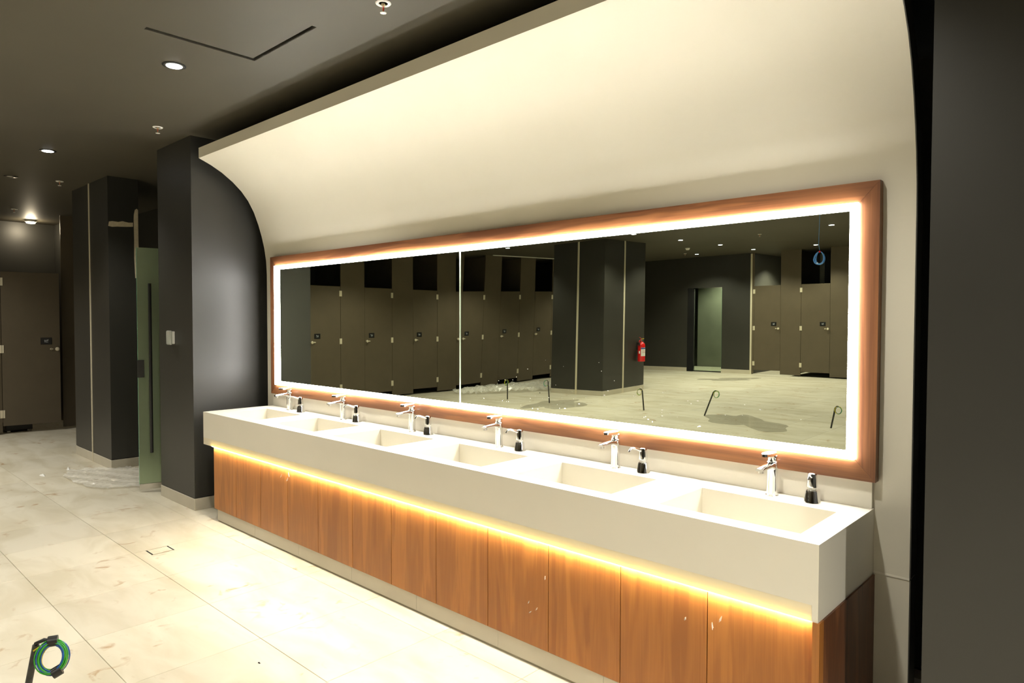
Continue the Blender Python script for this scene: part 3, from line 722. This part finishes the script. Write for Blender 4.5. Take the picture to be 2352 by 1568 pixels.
# ------------------------------------------------------------------ fire extinguisher on the big pier
ex = thing('fire_extinguisher', 'red fire extinguisher with white label hung on the big black pier', 'fire extinguisher', (-2.365, -9.50, .62))
obj('cylinder', lathe(bmesh.new(), [(.07, 0), (.077, .004), (.078, .02), (.078, .32), (.072, .36), (.05, .395), (.022, .41), (.018, .425)], 28), 'red', ex, smooth=True, angle=40)
bm = bmesh.new(); N_ = 10; lab = []
for q in range(N_ + 1):
    a = math.radians(-30 + 95 * q / N_); lab.append((bm.verts.new((.0788 * math.cos(a), .0788 * math.sin(a), .115)), bm.verts.new((.0788 * math.cos(a), .0788 * math.sin(a), .295))))
for q in range(N_): bm.faces.new((lab[q][0], lab[q + 1][0], lab[q + 1][1], lab[q][1]))
lb = obj('label_sheet', bm, 'white', ex, smooth=True)
def band(z0, z1, a0, a1, mat, nm, par, r=.0793):
    bm = bmesh.new(); pr = None
    for q in range(9):
        a = math.radians(a0 + (a1 - a0) * q / 8); c_ = (bm.verts.new((r * math.cos(a), r * math.sin(a), z0)), bm.verts.new((r * math.cos(a), r * math.sin(a), z1)))
        if pr: bm.faces.new((pr[0], c_[0], c_[1], pr[1]))
        pr = c_
    return obj(nm, bm, mat, par)
band(.262, .292, -30, 65, 'blue', 'label_band', lb); band(.185, .190, -20, 45, 'red', 'label_line', lb); band(.205, .209, -20, 45, 'red', 'label_line', lb); band(.225, .229, -20, 45, 'red', 'label_line', lb)
band(.17, .225, 78, 100, 'white', 'tag_sticker', ex)
bm = bmesh.new(); lathe(bm, [(.016, .42), (.016, .46), (.01, .47)], 12); box(bm, -.012, .012, -.02, .02, .448, .468)
vl = obj('valve', bm, 'steel', ex)
bm = bmesh.new(); box(bm, -.009, .009, -.085, .01, .474, .480); obj('carry_handle', bm, 'yellow', ex)
bm = bmesh.new(); tube(bm, [(0, .0, .478), (0, .04, .492), (0, .075, .51)], .006, 6); obj('squeeze_lever', bm, 'red', ex)
bm = bmesh.new(); tube(bm, [(0, .015, .455), (.0, .05, .452), (0, .085, .435), (0, .092, .40)], .009, 8); obj('hose', bm, 'red', ex)
obj('horn', lathe(bmesh.new(), [(.014, .34), (.018, .375), (.013, .405)], 10, (0, .092, 0)), 'blackp', ex)
obj('bracket', mkbox(-.10, -.07, -.03, .03, .25, .40), 'blackp', ex)

# ------------------------------------------------------------------ conduit stubs with coiled wires
def stub(loc, height, lean, ring_r, ring_c, ring_n, label, r=.011, loops=30, spread=.014, taped=True):
    s = thing('conduit_stub', label, 'conduit', loc, group='conduit stubs rising from the floor')
    top = Vector((lean[0], lean[1], height))
    bm = tube(bmesh.new(), [(0, 0, -.002), top * .5, top], r, 14)
    obj('pipe', bm, 'greytube', s, smooth=True, angle=50)
    cen = top + Vector(ring_c); n_ = Vector(ring_n).normalized(); u = n_.cross(Vector((0, 0, 1))).normalized(); v_ = n_.cross(u)
    wr = max(.0018, r * .2)
    bm = tube(bmesh.new(), [top - Vector((0, 0, .02)), top + Vector((0, 0, .006)), (top + cen) / 2 + Vector((0, 0, ring_r * .75)), cen - v_ * ring_r if v_.z < 0 else cen + v_ * ring_r], r * .6, 8)
    obj('wire_tail', bm, 'rubber', s, smooth=True)
    for q in range(loops):
        rr = ring_r * R.uniform(.80, 1.08); o1 = R.uniform(-spread, spread); sh = u * R.uniform(-.08, .08) * ring_r + v_ * R.uniform(-.08, .08) * ring_r; bm = bmesh.new()
        ti = R.uniform(-.22, .22)
        pts = [cen + sh + u * rr * math.cos(a) * .82 + v_ * rr * math.sin(a) + n_ * (o1 + ti * rr * math.cos(a)) for a in [2 * PI * k2 / 26 for k2 in range(26)]]
        obj('wire_loop', tube(bm, pts, wr, 6, closed=True), ('wy', 'wg', 'wb')[q % 3], s, smooth=True)
    if taped:
        for a in (PI * .62, PI * 1.5):
            p = cen + u * ring_r * .82 * math.cos(a) + v_ * ring_r * math.sin(a)
            tdir = (-u * math.sin(a) * .82 + v_ * math.cos(a)).normalized() * ring_r * .28
            obj('tape_band', tube(bmesh.new(), [p - tdir, p, p + tdir], spread * 1.15 + wr, 10), 'rubber', s, smooth=True, angle=50)
        a = -.9
        p = cen + u * ring_r * .85 * math.cos(a) + v_ * ring_r * math.sin(a)
        obj('wire_end', tube(bmesh.new(), [p, p + u * ring_r * .25 + Vector((0, 0, -.002)), p + u * ring_r * .55 + Vector((0, 0, -.012))], wr * 1.2, 6), 'wy', s, smooth=True)
    return s
ctr = Vector((rt2.x, rt2.y, 0)).normalized(); cfd = Vector((fw.x, fw.y, 0)).normalized()
base = Vector((2.69, -2.415, 0)); tp = Vector((2.76, -2.35, .457)) - base
stub(base, .457, (tp.x, tp.y), .053, ctr * .056 + Vector((0, 0, -.043)), -cfd + ctr * .45 + Vector((0, 0, .35)), 'dark conduit stub with a taped coil of yellow, green and blue wires, before the vanity')
others = [((-2.685, -6.933), .396, (-.043, 0), -.05), ((-.691, -7.015), .332, (-.037, 0), -.055), ((.392, -7.052), .379, (.149, 0), .05), ((2.296, -7.052), .286, (.055, 0), .04), ((-3.82, -6.993), .362, (-.016, 0), -.03)]
labs = ['slim conduit stub with a narrow wire loop near the big pier', 'conduit stub with a small dark wire ring out on the open floor', 'conduit stub leaning over with a small wire loop at its tip', 'short leaning conduit stub with wires drooping beside a damp patch', 'straight conduit stub with stiff wire ends near the plastic sheet']
for (b, hgt, ln, rc), lbx in zip(others, labs):
    stub((b[0], b[1], 0), hgt, ln, .055, Vector((rc, 0, -.03)), (.15, 1, .1), lbx, r=.0115, loops=5, spread=.006, taped=False)

# ------------------------------------------------------------------ floor drain
fd = thing('floor_drain', 'square tile insert floor drain with dark slots on two sides', 'drain', (.595, -1.168, 0))
obj('insert', mkbox(-.055, .055, -.062, .062, .0003, .002), 'tile', fd)
for y in (-.072, .066): obj('slot', mkbox(-.06, .06, y, y + .008, .0002, .0016), 'blackdeep', fd)
bm = bmesh.new(); box(bm, -.062, -.060, -.076, .076, .0002, .0018); box(bm, .060, .062, -.076, .076, .0002, .0018)
obj('rim', bm, 'grout', fd)

# ------------------------------------------------------------------ plastic sheets, damp patches, litter
def sheet(name, label, outline, seed, amp, along):
    rr = random.Random(seed); bm = bmesh.new(); xs_ = [p[0] for p in outline]; ys_ = [p[1] for p in outline]
    x0, x1, y0, y1 = min(xs_), max(xs_), min(ys_), max(ys_); nx, ny = 46, 30
    def inside(x, y):
        c_ = False; j = len(outline) - 1
        for i in range(len(outline)):
            (xi, yi), (xj, yj) = outline[i], outline[j]
            if (yi > y) != (yj > y) and x < (xj - xi) * (y - yi) / (yj - yi) + xi: c_ = not c_
            j = i
        return c_
    ph = [rr.uniform(0, 6.28) for _ in range(6)]; d = Vector(along).normalized(); pr = Vector((-d.y, d.x))
    vs = {}
    for i in range(nx + 1):
        for j in range(ny + 1):
            x = x0 + (x1 - x0) * i / nx; y = y0 + (y1 - y0) * j / ny
            s_ = x * pr.x + y * pr.y; t_ = x * d.x + y * d.y
            z = .5 + .25 * math.sin(s_ * 38 + ph[0] + 1.2 * math.sin(t_ * 5 + ph[1])) + .2 * math.sin(s_ * 71 + ph[2] + .8 * math.sin(t_ * 9)) + .25 * rr.random()
            vs[i, j] = bm.verts.new((x, y, .003 + amp * max(0, z)))
    for i in range(nx):
        for j in range(ny):
            if inside(x0 + (x1 - x0) * (i + .5) / nx, y0 + (y1 - y0) * (j + .5) / ny):
                bm.faces.new((vs[i, j], vs[i + 1, j], vs[i + 1, j + 1], vs[i, j + 1]))
    for v_ in [q for q in bm.verts if not q.link_faces]: bm.verts.remove(v_)
    o = obj(name, bm, 'sheet'); tag(o, label, 'plastic sheet'); return o
sheet('plastic_sheet', 'crumpled clear plastic sheet lying on the floor below the entry pier', [(-2.50, -.99), (-2.74, -.88), (-2.70, -.72), (-2.55, -.57), (-2.50, -.40), (-2.38, -.34), (-1.40, -.30), (-1.42, -.60), (-1.62, -.90), (-1.76, -.97), (-2.1, -1.0)], 3, .022, (1, .45))
sheet('plastic_sheet', 'crumpled white plastic sheet heaped on the floor before the left stalls', [(-5.7, -7.3), (-5.2, -7.1), (-4.4, -7.9), (-4.0, -8.6), (-4.0, -9.6), (-4.5, -9.9), (-5.2, -9.2), (-5.7, -8.2)], 5, .11, (.6, -1))
def puddle(label, cx, cy, rx, ry, seed, ang=0):
    rr = random.Random(seed); pts = []
    ph = [rr.uniform(0, 6.28) for _ in range(4)]
    for q in range(44):
        a = 2 * PI * q / 44; k2 = 1 + .22 * math.sin(2 * a + ph[0]) + .16 * math.sin(3 * a + ph[1]) + .13 * math.sin(5 * a + ph[2]) + .07 * math.sin(9 * a + ph[3])
        x, y = rx * k2 * math.cos(a), ry * k2 * math.sin(a)
        pts.append((cx + x * math.cos(ang) - y * math.sin(ang), cy + x * math.sin(ang) + y * math.cos(ang)))
    tag(obj('puddle', prism(bmesh.new(), pts, 'z', .0004, .0012), 'water'), label, 'puddle')
puddle('damp patch on the floor before the big pier mirroring its steel strip', -2.45, -6.85, .42, .75, 4, -.2)
puddle('wide damp patch on the open floor between two conduit stubs', 1.15, -6.85, .75, .42, 9, .75)
puddle('small damp patch near the far glass door', -1.95, -12.7, .62, .35, 12, -.6)
def scrap(label, cx, cy, s_, mat, seed, hgt=.006):
    rr = random.Random(seed); bm = bmesh.new(); n_ = 7; A = []; top = bm.verts.new((cx + rr.uniform(-.2, .2) * s_, cy, hgt))
    for q in range(n_):
        a = 2 * PI * q / n_; r_ = s_ * rr.uniform(.5, 1); A.append(bm.verts.new((cx + r_ * math.cos(a) * 1.6, cy + r_ * math.sin(a) * .7, .0006)))
    for q in range(n_): bm.faces.new((A[q], A[(q + 1) % n_], top))
    bm.faces.new(A[::-1]); tag(obj('litter_scrap', bm, mat), label, 'litter')
scrap('tiny dark chip of debris on the bright floor before the vanity', 2.587, -1.445, .008, 'blackp', 1)
scrap('small pale paper scrap beside the clear plastic sheet', -2.72, -1.12, .05, 'white', 2, .02)
scrap('small white plastic scrap at the far edge of the clear sheet', -2.86, -.86, .04, 'white', 3, .03)
scrap('small dark stone beside the white plastic heap', -3.95, -8.1, .02, 'blackp', 4, .02)

# black tray seen under the ajar stall door
t = thing('floor_tray', 'low black tray on the floor behind the ajar stall door', 'tray', (-6.42, -.62, 0))
obj('tray_body', mkbox(-.16, .16, -.16, .16, .02, .11, bev=.006), 'blackp', t)
bm = bmesh.new()
for a in (-.12, .12):
    for b in (-.12, .12): box(bm, a - .02, a + .02, b - .02, b + .02, 0, .0205)
obj('feet', bm, 'steel', t)
